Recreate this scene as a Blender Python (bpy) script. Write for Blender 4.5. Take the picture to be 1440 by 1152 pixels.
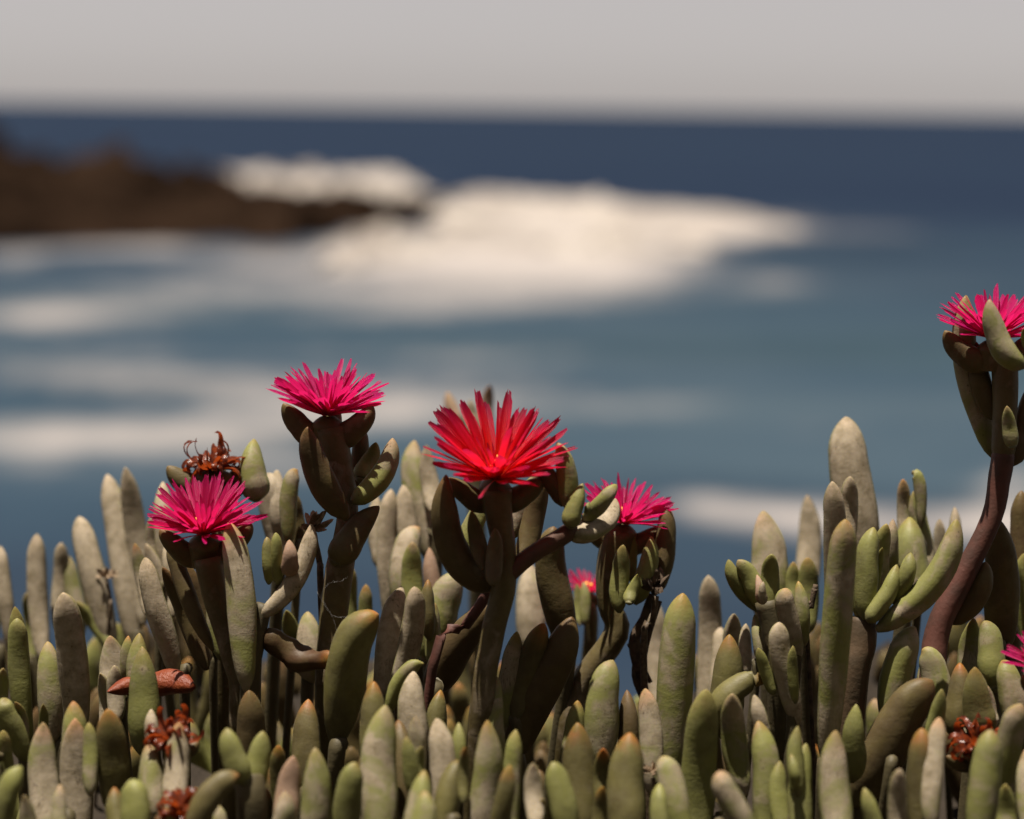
import bpy, math, random
import numpy as np
from mathutils import Vector, Matrix, noise

for o in list(bpy.data.objects): bpy.data.objects.remove(o)
scene = bpy.context.scene
COL = scene.collection
R = math.radians

# ------------------------------------------------------------------ camera
W0, H0 = 1440.0, 1152.0          # photograph size, used only to turn pixels into directions
LENS, SENSOR = 85.0, 36.0
F = LENS / SENSOR * W0           # focal length in photograph pixels
CAM = Vector((0, 0, 6.0))        # six metres above the sea, low over the plants
HOR = 153.0; ROLL = 0.0139
PITCH = math.atan((H0 / 2 - HOR) / F)
FOCUS = 0.622
fwd = Vector((0, math.cos(PITCH), -math.sin(PITCH)))
R0 = Vector((1, 0, 0)); U0 = R0.cross(fwd)
CR = R0 * math.cos(ROLL) + U0 * math.sin(ROLL)
CU = -R0 * math.sin(ROLL) + U0 * math.cos(ROLL)
cam_data = bpy.data.cameras.new('camera')
cam = bpy.data.objects.new('camera', cam_data); COL.objects.link(cam)
cam.matrix_world = Matrix((( CR.x, CU.x, -fwd.x, CAM.x), (CR.y, CU.y, -fwd.y, CAM.y), (CR.z, CU.z, -fwd.z, CAM.z), (0, 0, 0, 1)))
cam_data.lens = LENS; cam_data.sensor_width = SENSOR; cam_data.sensor_fit = 'HORIZONTAL'
cam_data.clip_start = 0.02; cam_data.clip_end = 60000
cam_data.dof.use_dof = True; cam_data.dof.focus_distance = FOCUS; cam_data.dof.aperture_fstop = 9.0
cam_data.dof.aperture_blades = 0
scene.camera = cam

# ------------------------------------------------------------------ world, sun, exposure
SUN_DIR = Vector((-0.15, -0.05, 1.0)).normalized()      # towards the sun
SUN_EL = math.asin(SUN_DIR.z)
SUN_AZ = math.atan2(SUN_DIR.x, SUN_DIR.y)
world = bpy.data.worlds.new('World'); scene.world = world
world.use_nodes = True
wn = world.node_tree; wn.nodes.clear()
sky = wn.nodes.new('ShaderNodeTexSky'); sky.sky_type = 'NISHITA'; sky.sun_disc = False
sky.sun_elevation = SUN_EL; sky.sun_rotation = SUN_AZ
sky.air_density = 0.55; sky.dust_density = 0.4; sky.ozone_density = 1.0
hs = wn.nodes.new('ShaderNodeHueSaturation'); hs.inputs['Saturation'].default_value = 0.16
tn = wn.nodes.new('ShaderNodeMix'); tn.data_type = 'RGBA'; tn.blend_type = 'MULTIPLY'
tn.inputs[0].default_value = 1.0; tn.inputs[7].default_value = (1.0, 0.915, 0.88, 1)
bg = wn.nodes.new('ShaderNodeBackground'); bg.inputs['Strength'].default_value = 0.05
wo = wn.nodes.new('ShaderNodeOutputWorld')
wn.links.new(sky.outputs[0], hs.inputs['Color']); wn.links.new(hs.outputs[0], tn.inputs[6])
wn.links.new(tn.outputs[2], bg.inputs['Color']); wn.links.new(bg.outputs[0], wo.inputs['Surface'])
sl = bpy.data.lights.new('sun', 'SUN'); sl.energy = 5.0; sl.angle = R(0.53); sl.color = (1.0, 0.90, 0.78)
sun = bpy.data.objects.new('sun', sl); COL.objects.link(sun)
sun.rotation_euler = (-SUN_DIR).to_track_quat('-Z', 'Y').to_euler()
sun.location = (-2, -2, 12)
scene.view_settings.view_transform = 'Standard'; scene.view_settings.look = 'None'
scene.view_settings.gamma = 1.0; scene.view_settings.exposure = 0.84
scene.view_settings.use_curve_mapping = False
scene.render.engine = 'CYCLES'
scene.cycles.max_bounces = 6; scene.cycles.diffuse_bounces = 2; scene.cycles.glossy_bounces = 2

# ------------------------------------------------------------------ helpers
def P(px, py, d):
    """point at depth d (metres along the view axis) on the ray through photograph pixel px, py"""
    return CAM + fwd * d + CR * ((px - W0 / 2) / F * d) + CU * ((H0 / 2 - py) / F * d)
def on_level(px, py, z):
    r = fwd + CR * ((px - W0 / 2) / F) + CU * ((H0 / 2 - py) / F)
    return CAM + r * ((z - CAM.z) / r.z)
def topix(p):
    v = p - CAM; d = v.dot(fwd)
    return W0 / 2 + v.dot(CR) / d * F, H0 / 2 - v.dot(CU) / d * F
def mesh_obj(name, verts, faces, mat, parent=None, loc=None, smooth=True, attrs=None):
    me = bpy.data.meshes.new(name)
    me.from_pydata([tuple(v) for v in verts], [], faces)
    if smooth: me.polygons.foreach_set('use_smooth', [True] * len(me.polygons))
    for k, vals in (attrs or {}).items():
        a = me.attributes.new(k, 'FLOAT', 'POINT'); a.data.foreach_set('value', [float(q) for q in vals])
    me.materials.append(mat); me.update()
    o = bpy.data.objects.new(name, me); COL.objects.link(o)
    if parent: o.parent = parent
    if loc is not None: o.location = loc
    return o
def tag(o, label=None, cat=None, group=None, kind=None):
    if label: o['label'] = label
    if cat: o['category'] = cat
    if group: o['group'] = group
    if kind: o['kind'] = kind
    return o
def empty(name, loc):
    o = bpy.data.objects.new(name, None); COL.objects.link(o); o.location = loc
    o.empty_display_size = 0.01
    return o

# ------------------------------------------------------------------ materials
class NT:
    def __init__(s, name):
        s.m = bpy.data.materials.new(name); s.m.use_nodes = True
        s.t = s.m.node_tree; s.t.nodes.clear()
    def n(s, typ, **kw):
        nd = s.t.nodes.new(typ)
        for k, v in kw.items(): setattr(nd, k, v)
        return nd
    def set(s, sock, v):
        if hasattr(v, 'is_linked') or hasattr(v, 'links'): s.t.links.new(v, sock)
        else: sock.default_value = v
    def math(s, op, a, b=0.0, c=None, clamp=False):
        nd = s.n('ShaderNodeMath', operation=op, use_clamp=clamp)
        s.set(nd.inputs[0], a); s.set(nd.inputs[1], b)
        if c is not None: s.set(nd.inputs[2], c)
        return nd.outputs[0]
    def mix(s, f, a, b, mode='MIX'):
        nd = s.n('ShaderNodeMix', data_type='RGBA', blend_type=mode)
        s.set(nd.inputs[0], f); s.set(nd.inputs[6], a); s.set(nd.inputs[7], b)
        return nd.outputs[2]
    def noise(s, vec, scale, detail=3.0, rough=0.55, dist=0.0):
        nd = s.n('ShaderNodeTexNoise'); s.set(nd.inputs['Vector'], vec)
        nd.inputs['Scale'].default_value = scale; nd.inputs['Detail'].default_value = detail
        nd.inputs['Roughness'].default_value = rough; nd.inputs['Distortion'].default_value = dist
        return nd.outputs[0]
    def ramp(s, v, a, b, lo=0.0, hi=1.0, smooth=True):
        nd = s.n('ShaderNodeMapRange'); nd.interpolation_type = 'SMOOTHSTEP' if smooth else 'LINEAR'
        s.set(nd.inputs[0], v); nd.inputs[1].default_value = a; nd.inputs[2].default_value = b
        nd.inputs[3].default_value = lo; nd.inputs[4].default_value = hi
        return nd.outputs[0]
    def attr(s, name): return s.n('ShaderNodeAttribute', attribute_name=name).outputs['Fac']
    def bump(s, h, strength, dist):
        nd = s.n('ShaderNodeBump'); s.set(nd.inputs['Height'], h)
        nd.inputs['Strength'].default_value = strength; nd.inputs['Distance'].default_value = dist
        return nd.outputs[0]
    def offset_coords(s):
        tc = s.n('ShaderNodeTexCoord'); oi = s.n('ShaderNodeObjectInfo')
        va = s.n('ShaderNodeVectorMath', operation='ADD'); s.t.links.new(tc.outputs['Object'], va.inputs[0])
        mu = s.math('MULTIPLY', oi.outputs['Random'], 3.7)
        cb = s.n('ShaderNodeCombineXYZ'); [s.set(cb.inputs[i], mu) for i in range(3)]
        s.t.links.new(cb.outputs[0], va.inputs[1])
        return va.outputs[0], oi
    def principled(s, **kw):
        b = s.n('ShaderNodeBsdfPrincipled')
        for k, v in kw.items(): s.set(b.inputs[k.replace('_', ' ')], v)
        return b
    def out(s, shader):
        o = s.n('ShaderNodeOutputMaterial'); s.t.links.new(shader, o.inputs['Surface']); return s.m

def leaf_material():
    t = NT('succulent_leaf')
    vec, oi = t.offset_coords()
    sep = t.n('ShaderNodeSeparateColor'); t.t.links.new(oi.outputs['Color'], sep.inputs[0])
    tip, bloom, brown = sep.outputs[0], sep.outputs[1], sep.outputs[2]
    tt = t.attr('t'); ph = t.attr('edge')
    n_big = t.noise(vec, 95, 3, 0.6, 0.6); n_mid = t.noise(vec, 330, 4, 0.65); n_fine = t.noise(vec, 1900, 3, 0.6)
    green = t.mix(t.ramp(n_big, .3, .7), (0.175, 0.188, 0.042, 1), (0.105, 0.112, 0.026, 1))
    green = t.mix(t.math('MULTIPLY', brown, 5.0, clamp=True), green, t.mix(t.ramp(n_big, .3, .7), (0.085, 0.072, 0.014, 1), (0.050, 0.043, 0.009, 1)))  # olive darkened so leaves in the shadow zone carry shade in their colour
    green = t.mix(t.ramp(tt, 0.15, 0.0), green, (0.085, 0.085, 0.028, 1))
    waxy = t.mix(t.ramp(n_mid, .3, .72), (0.390, 0.330, 0.240, 1), (0.215, 0.176, 0.110, 1))
    waxy = t.mix(t.ramp(n_fine, .35, .75, 0, .35), waxy, (0.2664, 0.2304, 0.1728, 1))
    # the wax is rubbed off in patches and along the keel
    rub = t.math('ADD', t.math('MULTIPLY', n_big, 0.75), t.math('MULTIPLY', n_mid, 0.35))
    thr = t.math('SUBTRACT', 1.08, t.math('MULTIPLY', bloom, 0.80))
    wf = t.math('MULTIPLY_ADD', t.math('SUBTRACT', rub, thr), 5.5, 0.5, clamp=True)
    wf = t.math('MULTIPLY', wf, t.ramp(ph, 1.0, 0.86, 0.40, 1.0))
    col = t.mix(t.math('MAXIMUM', wf, 0.16), green, waxy)
    # brown cast: withered tissue, and shade put into the colour of shadowed leaves
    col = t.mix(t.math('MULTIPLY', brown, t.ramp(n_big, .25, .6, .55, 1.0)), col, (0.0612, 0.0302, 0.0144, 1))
    col = t.mix(t.math('SUBTRACT', 1.0, oi.outputs['Alpha']), col, (0.2376, 0.1188, 0.0828, 1))
    # orange tips
    tt2 = t.math('ADD', tt, t.math('MULTIPLY_ADD', n_big, 0.34, -0.17))
    tf = t.math('MULTIPLY', t.ramp(tt2, 0.78, 1.10), tip)
    col = t.mix(tf, col, t.mix(t.ramp(n_mid, .35, .65), (0.34, 0.095, 0.014, 1), (0.24, 0.13, 0.016, 1)))
    # corky scratches and specks
    mp = t.n('ShaderNodeMapping'); mp.inputs['Scale'].default_value = (1.0, 1.0, 0.22); mp.inputs['Rotation'].default_value = (0.4, 0.5, 0.2)
    t.t.links.new(vec, mp.inputs[0])
    n_s = t.noise(mp.outputs[0], 520, 2, 0.5, 1.5)
    sc = t.math('MULTIPLY', t.ramp(t.math('ABSOLUTE', t.math('SUBTRACT', n_s, 0.5)), 0.014, 0.003), t.ramp(n_big, .52, .64))
    col = t.mix(t.math('MULTIPLY', sc, 0.75), col, (0.075, 0.052, 0.028, 1))
    vo = t.n('ShaderNodeTexVoronoi'); t.t.links.new(vec, vo.inputs['Vector']); vo.inputs['Scale'].default_value = 620
    sp = t.math('MULTIPLY', t.ramp(vo.outputs['Distance'], 0.22, 0.10), t.ramp(n_mid, .54, .62))
    col = t.mix(t.math('MULTIPLY', sp, 0.7), col, (0.085, 0.07, 0.03, 1))
    h = t.math('ADD', t.math('MULTIPLY', n_fine, 0.45), t.math('MULTIPLY', n_mid, 1.3))
    mq = t.n('ShaderNodeMapping'); mq.inputs['Scale'].default_value = (0.38, 0.38, 1.0); t.t.links.new(vec, mq.inputs[0])
    n_w = t.noise(mq.outputs[0], 300, 4, 0.65, 0.8)                      # faint cross wrinkles
    h = t.math('ADD', h, t.math('MULTIPLY', n_w, 0.9))
    col = t.mix(t.ramp(n_w, .52, .75, 0, .22), col, t.mix(0.5, col, (0.05, 0.042, 0.016, 1)))
    h = t.math('SUBTRACT', h, t.math('MULTIPLY', sc, 0.5))
    b = t.principled(Base_Color=col, Roughness=t.ramp(wf, 0, 1, 0.52, 0.70), Normal=t.bump(h, 0.22, 0.0005))
    b.inputs['Specular IOR Level'].default_value = 0.22
    b.inputs['Subsurface Weight'].default_value = 0.10
    b.inputs['Subsurface Radius'].default_value = (1.0, 0.75, 0.22); b.inputs['Subsurface Scale'].default_value = 0.0022
    return t.out(b.outputs[0])

def stem_material():
    t = NT('succulent_stem')
    vec, oi = t.offset_coords()
    sep = t.n('ShaderNodeSeparateColor'); t.t.links.new(oi.outputs['Color'], sep.inputs[0])
    n1 = t.noise(vec, 160, 4, .6); n2 = t.noise(vec, 900, 3, .6)
    col = t.mix(t.ramp(n1, .3, .7), (0.0900, 0.0734, 0.0360, 1), (0.0612, 0.0518, 0.0274, 1))
    pk = t.mix(t.ramp(n1, .35, .65), (0.0972, 0.0360, 0.0274, 1), (0.0634, 0.0288, 0.0216, 1))
    col = t.mix(sep.outputs[0], col, pk)
    wd = t.mix(t.ramp(n2, .35, .65), (0.050, 0.033, 0.020, 1), (0.115, 0.082, 0.05, 1))
    col = t.mix(sep.outputs[2], col, wd)
    b = t.principled(Base_Color=col, Roughness=0.6, Normal=t.bump(t.math('ADD', n1, n2), .22, .0006))
    b.inputs['Specular IOR Level'].default_value = 0.3
    return t.out(b.outputs[0])

def petal_material():
    t = NT('petal')
    vec, oi = t.offset_coords()
    sep = t.n('ShaderNodeSeparateColor'); t.t.links.new(oi.outputs['Color'], sep.inputs[0])
    tt = t.attr('t'); ac = t.attr('edge')
    cr = t.n('ShaderNodeValToRGB'); t.t.links.new(tt, cr.inputs[0])
    e = cr.color_ramp.elements
    e[0].position = 0.0; e[0].color = (0.80, 0.13, 0.008, 1)
    e[1].position = 1.0; e[1].color = (0.36, 0.005, 0.066, 1)
    for p, c in ((0.18, (0.95, 0.06, 0.006, 1)), (0.45, (0.95, 0.004, 0.008, 1)), (0.75, (0.74, 0.004, 0.040, 1))):
        x = e.new(p); x.color = c
    mg = t.mix(t.ramp(tt, 0.0, 0.45), (0.70, 0.003, 0.030, 1), (0.62, 0.008, 0.190, 1))
    col = t.mix(sep.outputs[0], cr.outputs[0], mg)
    col = t.mix(t.math('MULTIPLY', oi.outputs['Random'], 0.35), col, (0.34, 0.003, 0.075, 1))
    stripe = t.math('SINE', t.math('MULTIPLY', ac, 16.0))
    n = t.noise(vec, 1500, 3, .6)
    h = t.math('ADD', t.math('MULTIPLY', stripe, 0.35), n)
    nrm = t.bump(h, 0.5, 0.0004)
    b = t.principled(Base_Color=col, Roughness=0.30, Normal=nrm)
    b.inputs['Specular IOR Level'].default_value = 0.5
    tr = t.n('ShaderNodeBsdfTranslucent'); t.set(tr.inputs['Color'], t.mix(0.25, col, (1.0, 0.03, 0.04, 1))); t.set(tr.inputs['Normal'], nrm)
    ms = t.n('ShaderNodeMixShader'); ms.inputs[0].default_value = 0.56
    t.t.links.new(b.outputs[0], ms.inputs[1]); t.t.links.new(tr.outputs[0], ms.inputs[2])
    return t.out(ms.outputs[0])

def dry_material():
    t = NT('dried_petal')
    vec, oi = t.offset_coords()
    n1 = t.noise(vec, 700, 3, .6)
    col = t.mix(t.ramp(n1, .3, .7), (0.045, 0.011, 0.006, 1), (0.26, 0.050, 0.012, 1))
    col = t.mix(t.ramp(t.attr('t'), .75, 1.0, 0, .7), col, (0.05, 0.018, 0.016, 1))
    nrm = t.bump(n1, .7, .0005)
    b = t.principled(Base_Color=col, Roughness=0.3, Normal=nrm)
    tr = t.n('ShaderNodeBsdfTranslucent'); t.set(tr.inputs['Color'], t.mix(.5, col, (0.55, 0.08, 0.010, 1)))
    ms = t.n('ShaderNodeMixShader'); ms.inputs[0].default_value = 0.4
    t.t.links.new(b.outputs[0], ms.inputs[1]); t.t.links.new(tr.outputs[0], ms.inputs[2])
    return t.out(ms.outputs[0])

def simple(name, c1, c2, scale, rough=.7, bump=.4, dist=.0006, spec=.3):
    t = NT(name); vec, oi = t.offset_coords()
    n1 = t.noise(vec, scale, 4, .6); n2 = t.noise(vec, scale * 5, 3, .6)
    col = t.mix(t.ramp(n1, .3, .7), c1, c2)
    col = t.mix(t.ramp(n2, .4, .8, 0, .4), col, c2)
    b = t.principled(Base_Color=col, Roughness=rough, Normal=t.bump(t.math('ADD', n1, n2), bump, dist))
    b.inputs['Specular IOR Level'].default_value = spec
    return t.out(b.outputs[0])

def sea_material():
    t = NT('sea_water')
    geo = t.n('ShaderNodeNewGeometry'); pos = geo.outputs['Position']
    foam = t.attr('foam'); shal = t.attr('shallow')
    mp = t.n('ShaderNodeMapping'); mp.inputs['Scale'].default_value = (0.35, 1.0, 1.0); t.t.links.new(pos, mp.inputs[0])
    n1 = t.noise(mp.outputs[0], 0.16, 4, .6); n2 = t.noise(pos, 1.1, 4, .65); n3 = t.noise(mp.outputs[0], 0.025, 3, .6)
    deep = t.mix(t.ramp(n3, .35, .65), (0.0032, 0.0090, 0.0260, 1), (0.0048, 0.0125, 0.0300, 1))
    teal = t.mix(t.ramp(n1, .35, .65), (0.0235, 0.0455, 0.0690, 1), (0.0400, 0.0630, 0.0830, 1))
    n4 = t.noise(mp.outputs[0], 0.075, 3, .6, .6)
    teal = t.mix(t.ramp(n4, .50, .66, 0, .75), teal, (0.0120, 0.0270, 0.0400, 1))   # darker swells
    teal = t.mix(t.ramp(n3, .52, .66, 0, .45), teal, (0.030, 0.062, 0.064, 1))      # green shallows
    col = t.mix(shal, deep, teal)
    fm = t.math('ADD', foam, t.math('MULTIPLY_ADD', n1, 0.9, -0.45))
    fm = t.math('ADD', fm, t.math('MULTIPLY_ADD', n2, 0.7, -0.35))
    ff = t.ramp(fm, 0.14, 1.15)
    ff = t.math('MULTIPLY', ff, t.ramp(foam, 0.02, 0.2))
    col = t.mix(ff, col, (0.3024, 0.2808, 0.2700, 1))
    h = t.math('ADD', t.math('MULTIPLY', n1, 1.0), t.math('MULTIPLY', n2, 0.3))
    b = t.principled(Base_Color=col, Roughness=t.ramp(ff, 0, 1, 0.38, 0.9), Normal=t.bump(h, .8, .6))
    b.inputs['Specular IOR Level'].default_value = 0.0
    # choppy water mirrors only a part of the sky even at a low angle
    gl = t.n('ShaderNodeBsdfGlossy'); gl.inputs['Roughness'].default_value = 0.4; gl.inputs['Color'].default_value = (.75, .88, 1.0, 1)
    t.t.links.new(b.inputs['Normal'].links[0].from_socket, gl.inputs['Normal'])
    ms = t.n('ShaderNodeMixShader'); t.set(ms.inputs[0], t.ramp(ff, 0, 1, 0.045, 0.0))
    t.t.links.new(b.outputs[0], ms.inputs[1]); t.t.links.new(gl.outputs[0], ms.inputs[2])
    return t.out(ms.outputs[0])

M_LEAF = leaf_material(); M_STEM = stem_material(); M_PETAL = petal_material(); M_DRY = dry_material()
M_SOIL = simple('dark_soil', (0.0115, 0.0079, 0.0050, 1), (0.0259, 0.0187, 0.0115, 1), 60, .9, .6, .003)
M_TWIG = simple('dead_twig', (0.030, 0.020, 0.014, 1), (0.10, 0.070, 0.045, 1), 400, .8)
M_SEED = simple('dry_seed_head', (0.16, 0.10, 0.055, 1), (0.36, 0.27, 0.18, 1), 700, .75)
M_ANTHER = simple('anther', (0.75, 0.28, 0.03, 1), (0.85, 0.45, 0.08, 1), 900, .6)
M_ROCK = simple('shore_rock', (0.0015, 0.0011, 0.0010, 1), (0.0230, 0.0140, 0.0092, 1), 0.20, .85, .7, .5, 0.0)
M_FOAM = simple('white_foam', (0.20, 0.178, 0.162, 1), (0.38, 0.350, 0.318, 1), 0.16, .95, .6, .4, .1)
M_CALYX = M_LEAF
M_WEB = simple('spider_silk', (0.75, 0.75, 0.75, 1), (0.8, 0.8, 0.8, 1), 400, .3, 0, .0001, .6)
M_SEA = sea_material()

# ------------------------------------------------------------------ the setting: sea, headland, surf, bluff
def fbm(x, y, z=0.0, o=4):
    return noise.fractal(Vector((x, y, z)), 0.6, 2.1, o)

# foam patches seen on the water: photograph pixel centre, radii, density
FOAM = [(420, 255, 140, 14, .9), (760, 305, 170, 26, 1.0), (900, 328, 180, 20, 1.0), (1020, 320, 110, 14, .8), (640, 362, 180, 34, 1.0),
        (850, 378, 160, 28, .95), (520, 345, 60, 24, 1.1), (150, 354, 190, 8, .8), (20, 368, 60, 14, .6), (360, 368, 110, 11, .75),
        (130, 432, 220, 20, .62), (420, 405, 260, 20, .60), (40, 450, 120, 18, .62), (720, 425, 200, 18, .62), (1100, 400, 80, 12, .42), (560, 440, 160, 14, .42),
        (130, 530, 240, 26, .62), (420, 545, 200, 30, .60), (560, 580, 220, 26, .56), (50, 625, 170, 40, .62), (300, 610, 180, 34, .64), (700, 540, 180, 22, .50),
        (1060, 735, 140, 20, .90), (960, 715, 80, 13, .65), (1420, 680, 70, 30, .60), (1250, 325, 120, 14, .40), (900, 570, 150, 14, .30), (1250, 742, 170, 22, .72), (1430, 745, 120, 30, .9), (250, 480, 200, 10, .45), (620, 500, 200, 9, .40), (380, 660, 160, 14, .45), (1150, 600, 160, 12, .26)]
def foam_at(px, py):
    s = 0.0
    for cx, cy, rx, ry, k in FOAM:
        e = ((px - cx) / rx) ** 2 + ((py - cy) / ry) ** 2
        if e < 5: s += k * math.exp(-e * 1.1)
    return min(s, 1.4)
def build_sea():
    na, nr = 300, 300
    verts, fo, sh = [], [], []
    for j in range(nr + 1):
        q = j / nr
        r = 4.5 * (9000 / 4.5) ** q if j < nr else 45000.0
        for i in range(na + 1):
            s = (i / na * 2 - 1)
            a = R(80) * (0.35 * s + 0.65 * s ** 3)
            x, y = r * math.sin(a), r * math.cos(a)
            z = 0.0
            if r < 420:
                w = math.sin((y + 0.25 * x + 6 * fbm(x * .02, y * .02)) * 0.52) * 0.16 + fbm(x * .10, y * .22, 3) * 0.16
                z = w * min(1, (420 - r) / 200)
            p = Vector((x, y, z))
            f = 0.0
            if r < 800:
                u, v = topix(p)
                u += 30 * fbm(x * .05, y * .05, 7) ; v += (5 + 0.02 * (v - 160)) * fbm(x * .08, y * .12, 9)
                f = foam_at(u, v)
            verts.append(p); fo.append(f)
            sh.append(max(0.0, min(1.0, 1.25 - r / 120.0)) * max(.25, min(1, (r - 26) / 16)) if r < 200 else 0.0)
    faces = []
    for j in range(nr):
        for i in range(na):
            a = j * (na + 1) + i
            faces.append((a, a + 1, a + na + 2, a + na + 1))
    o = mesh_obj('sea', verts, faces, M_SEA, attrs={'foam': fo, 'shallow': sh})
    tag(o, kind='structure')
build_sea()

def ridge(name, mat, path, depth, steps, seed, rough, peak=1.0):
    """a lumpy ridge: path = list of (px, base_py, height m); stands on the sea at base_py"""
    n = len(path)
    verts, faces = [], []
    cols = 14
    dense = []
    for k in range(steps + 1):
        q = k / steps * (n - 1); i = min(int(q), n - 2); f = q - i
        a, b = path[i], path[i + 1]
        dense.append([a[c] + (b[c] - a[c]) * f for c in range(3)])
    for k, (px, py, h) in enumerate(dense):
        p = on_level(px, py, 0.0); back = Vector((p.x, p.y, 0)).normalized()
        end = min(1, k / 4.0, (steps - k) / 4.0) if path[0][2] < 0.05 else min(1, (steps - k) / 4.0)
        for c in range(cols + 1):
            s = c / cols
            q = p + back * (s * depth)
            pr = math.sin(min(1, s * 1.25) * math.pi * .5) ** 0.7 if s < .8 else math.cos((s - .8) / .2 * math.pi * .5) ** .6
            nz = fbm(q.x * rough, q.y * rough, seed, 5)
            nf = fbm(q.x * rough * 4, q.y * rough * 4, seed + 5, 3)
            z = h * pr * (0.78 + 0.42 * nz + 0.20 * nf) * max(end, .0) - 0.25
            jx = fbm(q.x * rough * 2, q.y * rough * 2, seed + 2) * 1.2
            verts.append(Vector((q.x + jx * .5, q.y + jx, z)))
    for k in range(steps):
        for c in range(cols):
            a = k * (cols + 1) + c
            faces.append((a, a + cols + 1, a + cols + 2, a + 1))
    o = mesh_obj(name, verts, faces, mat)
    return tag(o, kind='structure')
ridge('rocky_headland', M_ROCK, [(-900, 352, 6.5), (-300, 350, 6.4), (-120, 348, 5.9), (0, 347, 5.2), (70, 346, 4.3), (150, 346, 3.9), (260, 345, 3.3), (330, 345, 3.0), (360, 352, 2.9), (410, 350, 2.8), (450, 338, 2.5), (510, 326, 1.9), (570, 320, 1.4), (610, 318, 1.0), (680, 324, .5), (720, 326, 0.1)], 26, 150, 3.0, .14)
ridge('breaking_wave', M_FOAM, [(265, 278, 0.0), (300, 282, 2.6), (370, 284, 2.5), (410, 286, 1.7), (470, 290, 2.6), (540, 292, 2.7), (580, 292, 1.6), (620, 294, 1.0), (650, 292, 0.0)], 12, 90, 11.0, .16)
ridge('breaking_wave', M_FOAM, [(590, 318, 0.0), (620, 316, .9), (680, 312, 1.8), (740, 312, 1.4), (800, 315, 1.3), (845, 318, 2.0), (890, 322, 1.1), (960, 326, 1.0), (1040, 328, .9), (1110, 330, .5), (1150, 330, 0.0)], 14, 110, 17.0, .14)
ridge('breaking_wave', M_FOAM, [(440, 378, 0.0), (465, 378, 1.0), (500, 376, 1.7), (560, 366, 1.3), (640, 356, 1.0), (760, 356, 1.1), (850, 364, 1.2), (930, 360, 0.9), (1010, 352, 0.5), (1040, 350, 0.0)], 8, 100, 23.0, .2)

def soil_z(x, y):
    drop = 0.222 - 0.14 * max(0, min(.24, y - .56)) + 0.010 * fbm(x * 9, y * 9, 1)
    if y < 0.42: drop += min(0.45, (0.42 - y) * 0.55)
    if y > 0.80: drop += (y - 0.80) * 1.6 + 0.9 * max(0, y - 1.2) ** 1.0
    drop += 0.25 * max(0, abs(x) - .5) * abs(fbm(x * .9, y * .9, 5)) + (0.02 * max(0, abs(x) - .4))
    if y < -.35: drop -= (-.35 - y) * 1.25 + .25 * fbm(x * .5, y * .5, 8) * min(1, -.35 - y)  # unseen slope rising behind the camera, added to block sky fill on the leaves
    return max(CAM.z - drop, -1.2 + 0.3 * fbm(x, y))
def build_bluff():
    xs = [-14, -9, -6, -4, -3, -2.2, -1.6, -1.2, -.9, -.7, -.55] + [(-.45 + .9 * k / 70) for k in range(71)] + [.55, .7, .9, 1.2, 1.6, 2.2, 3, 4, 6, 9, 14]
    ys = [-12, -8, -5, -3, -2, -1.2, -.7, -.35, -.1, .1, .25] + [(.33 + .6 * k / 46) for k in range(47)] + [1.0, 1.1, 1.25, 1.45, 1.7, 2.0, 2.4, 2.9, 3.4, 3.9]
    verts = [Vector((x, y, soil_z(x, y) + .02 * fbm(x * 30, y * 30, 4) * (1 if abs(x) < .5 else 3))) for y in ys for x in xs]
    nx = len(xs)
    faces = [(j * nx + i, j * nx + i + 1, (j + 1) * nx + i + 1, (j + 1) * nx + i) for j in range(len(ys) - 1) for i in range(nx - 1)]
    tag(mesh_obj('ground', verts, faces, M_SOIL), kind='structure')
build_bluff()

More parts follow.
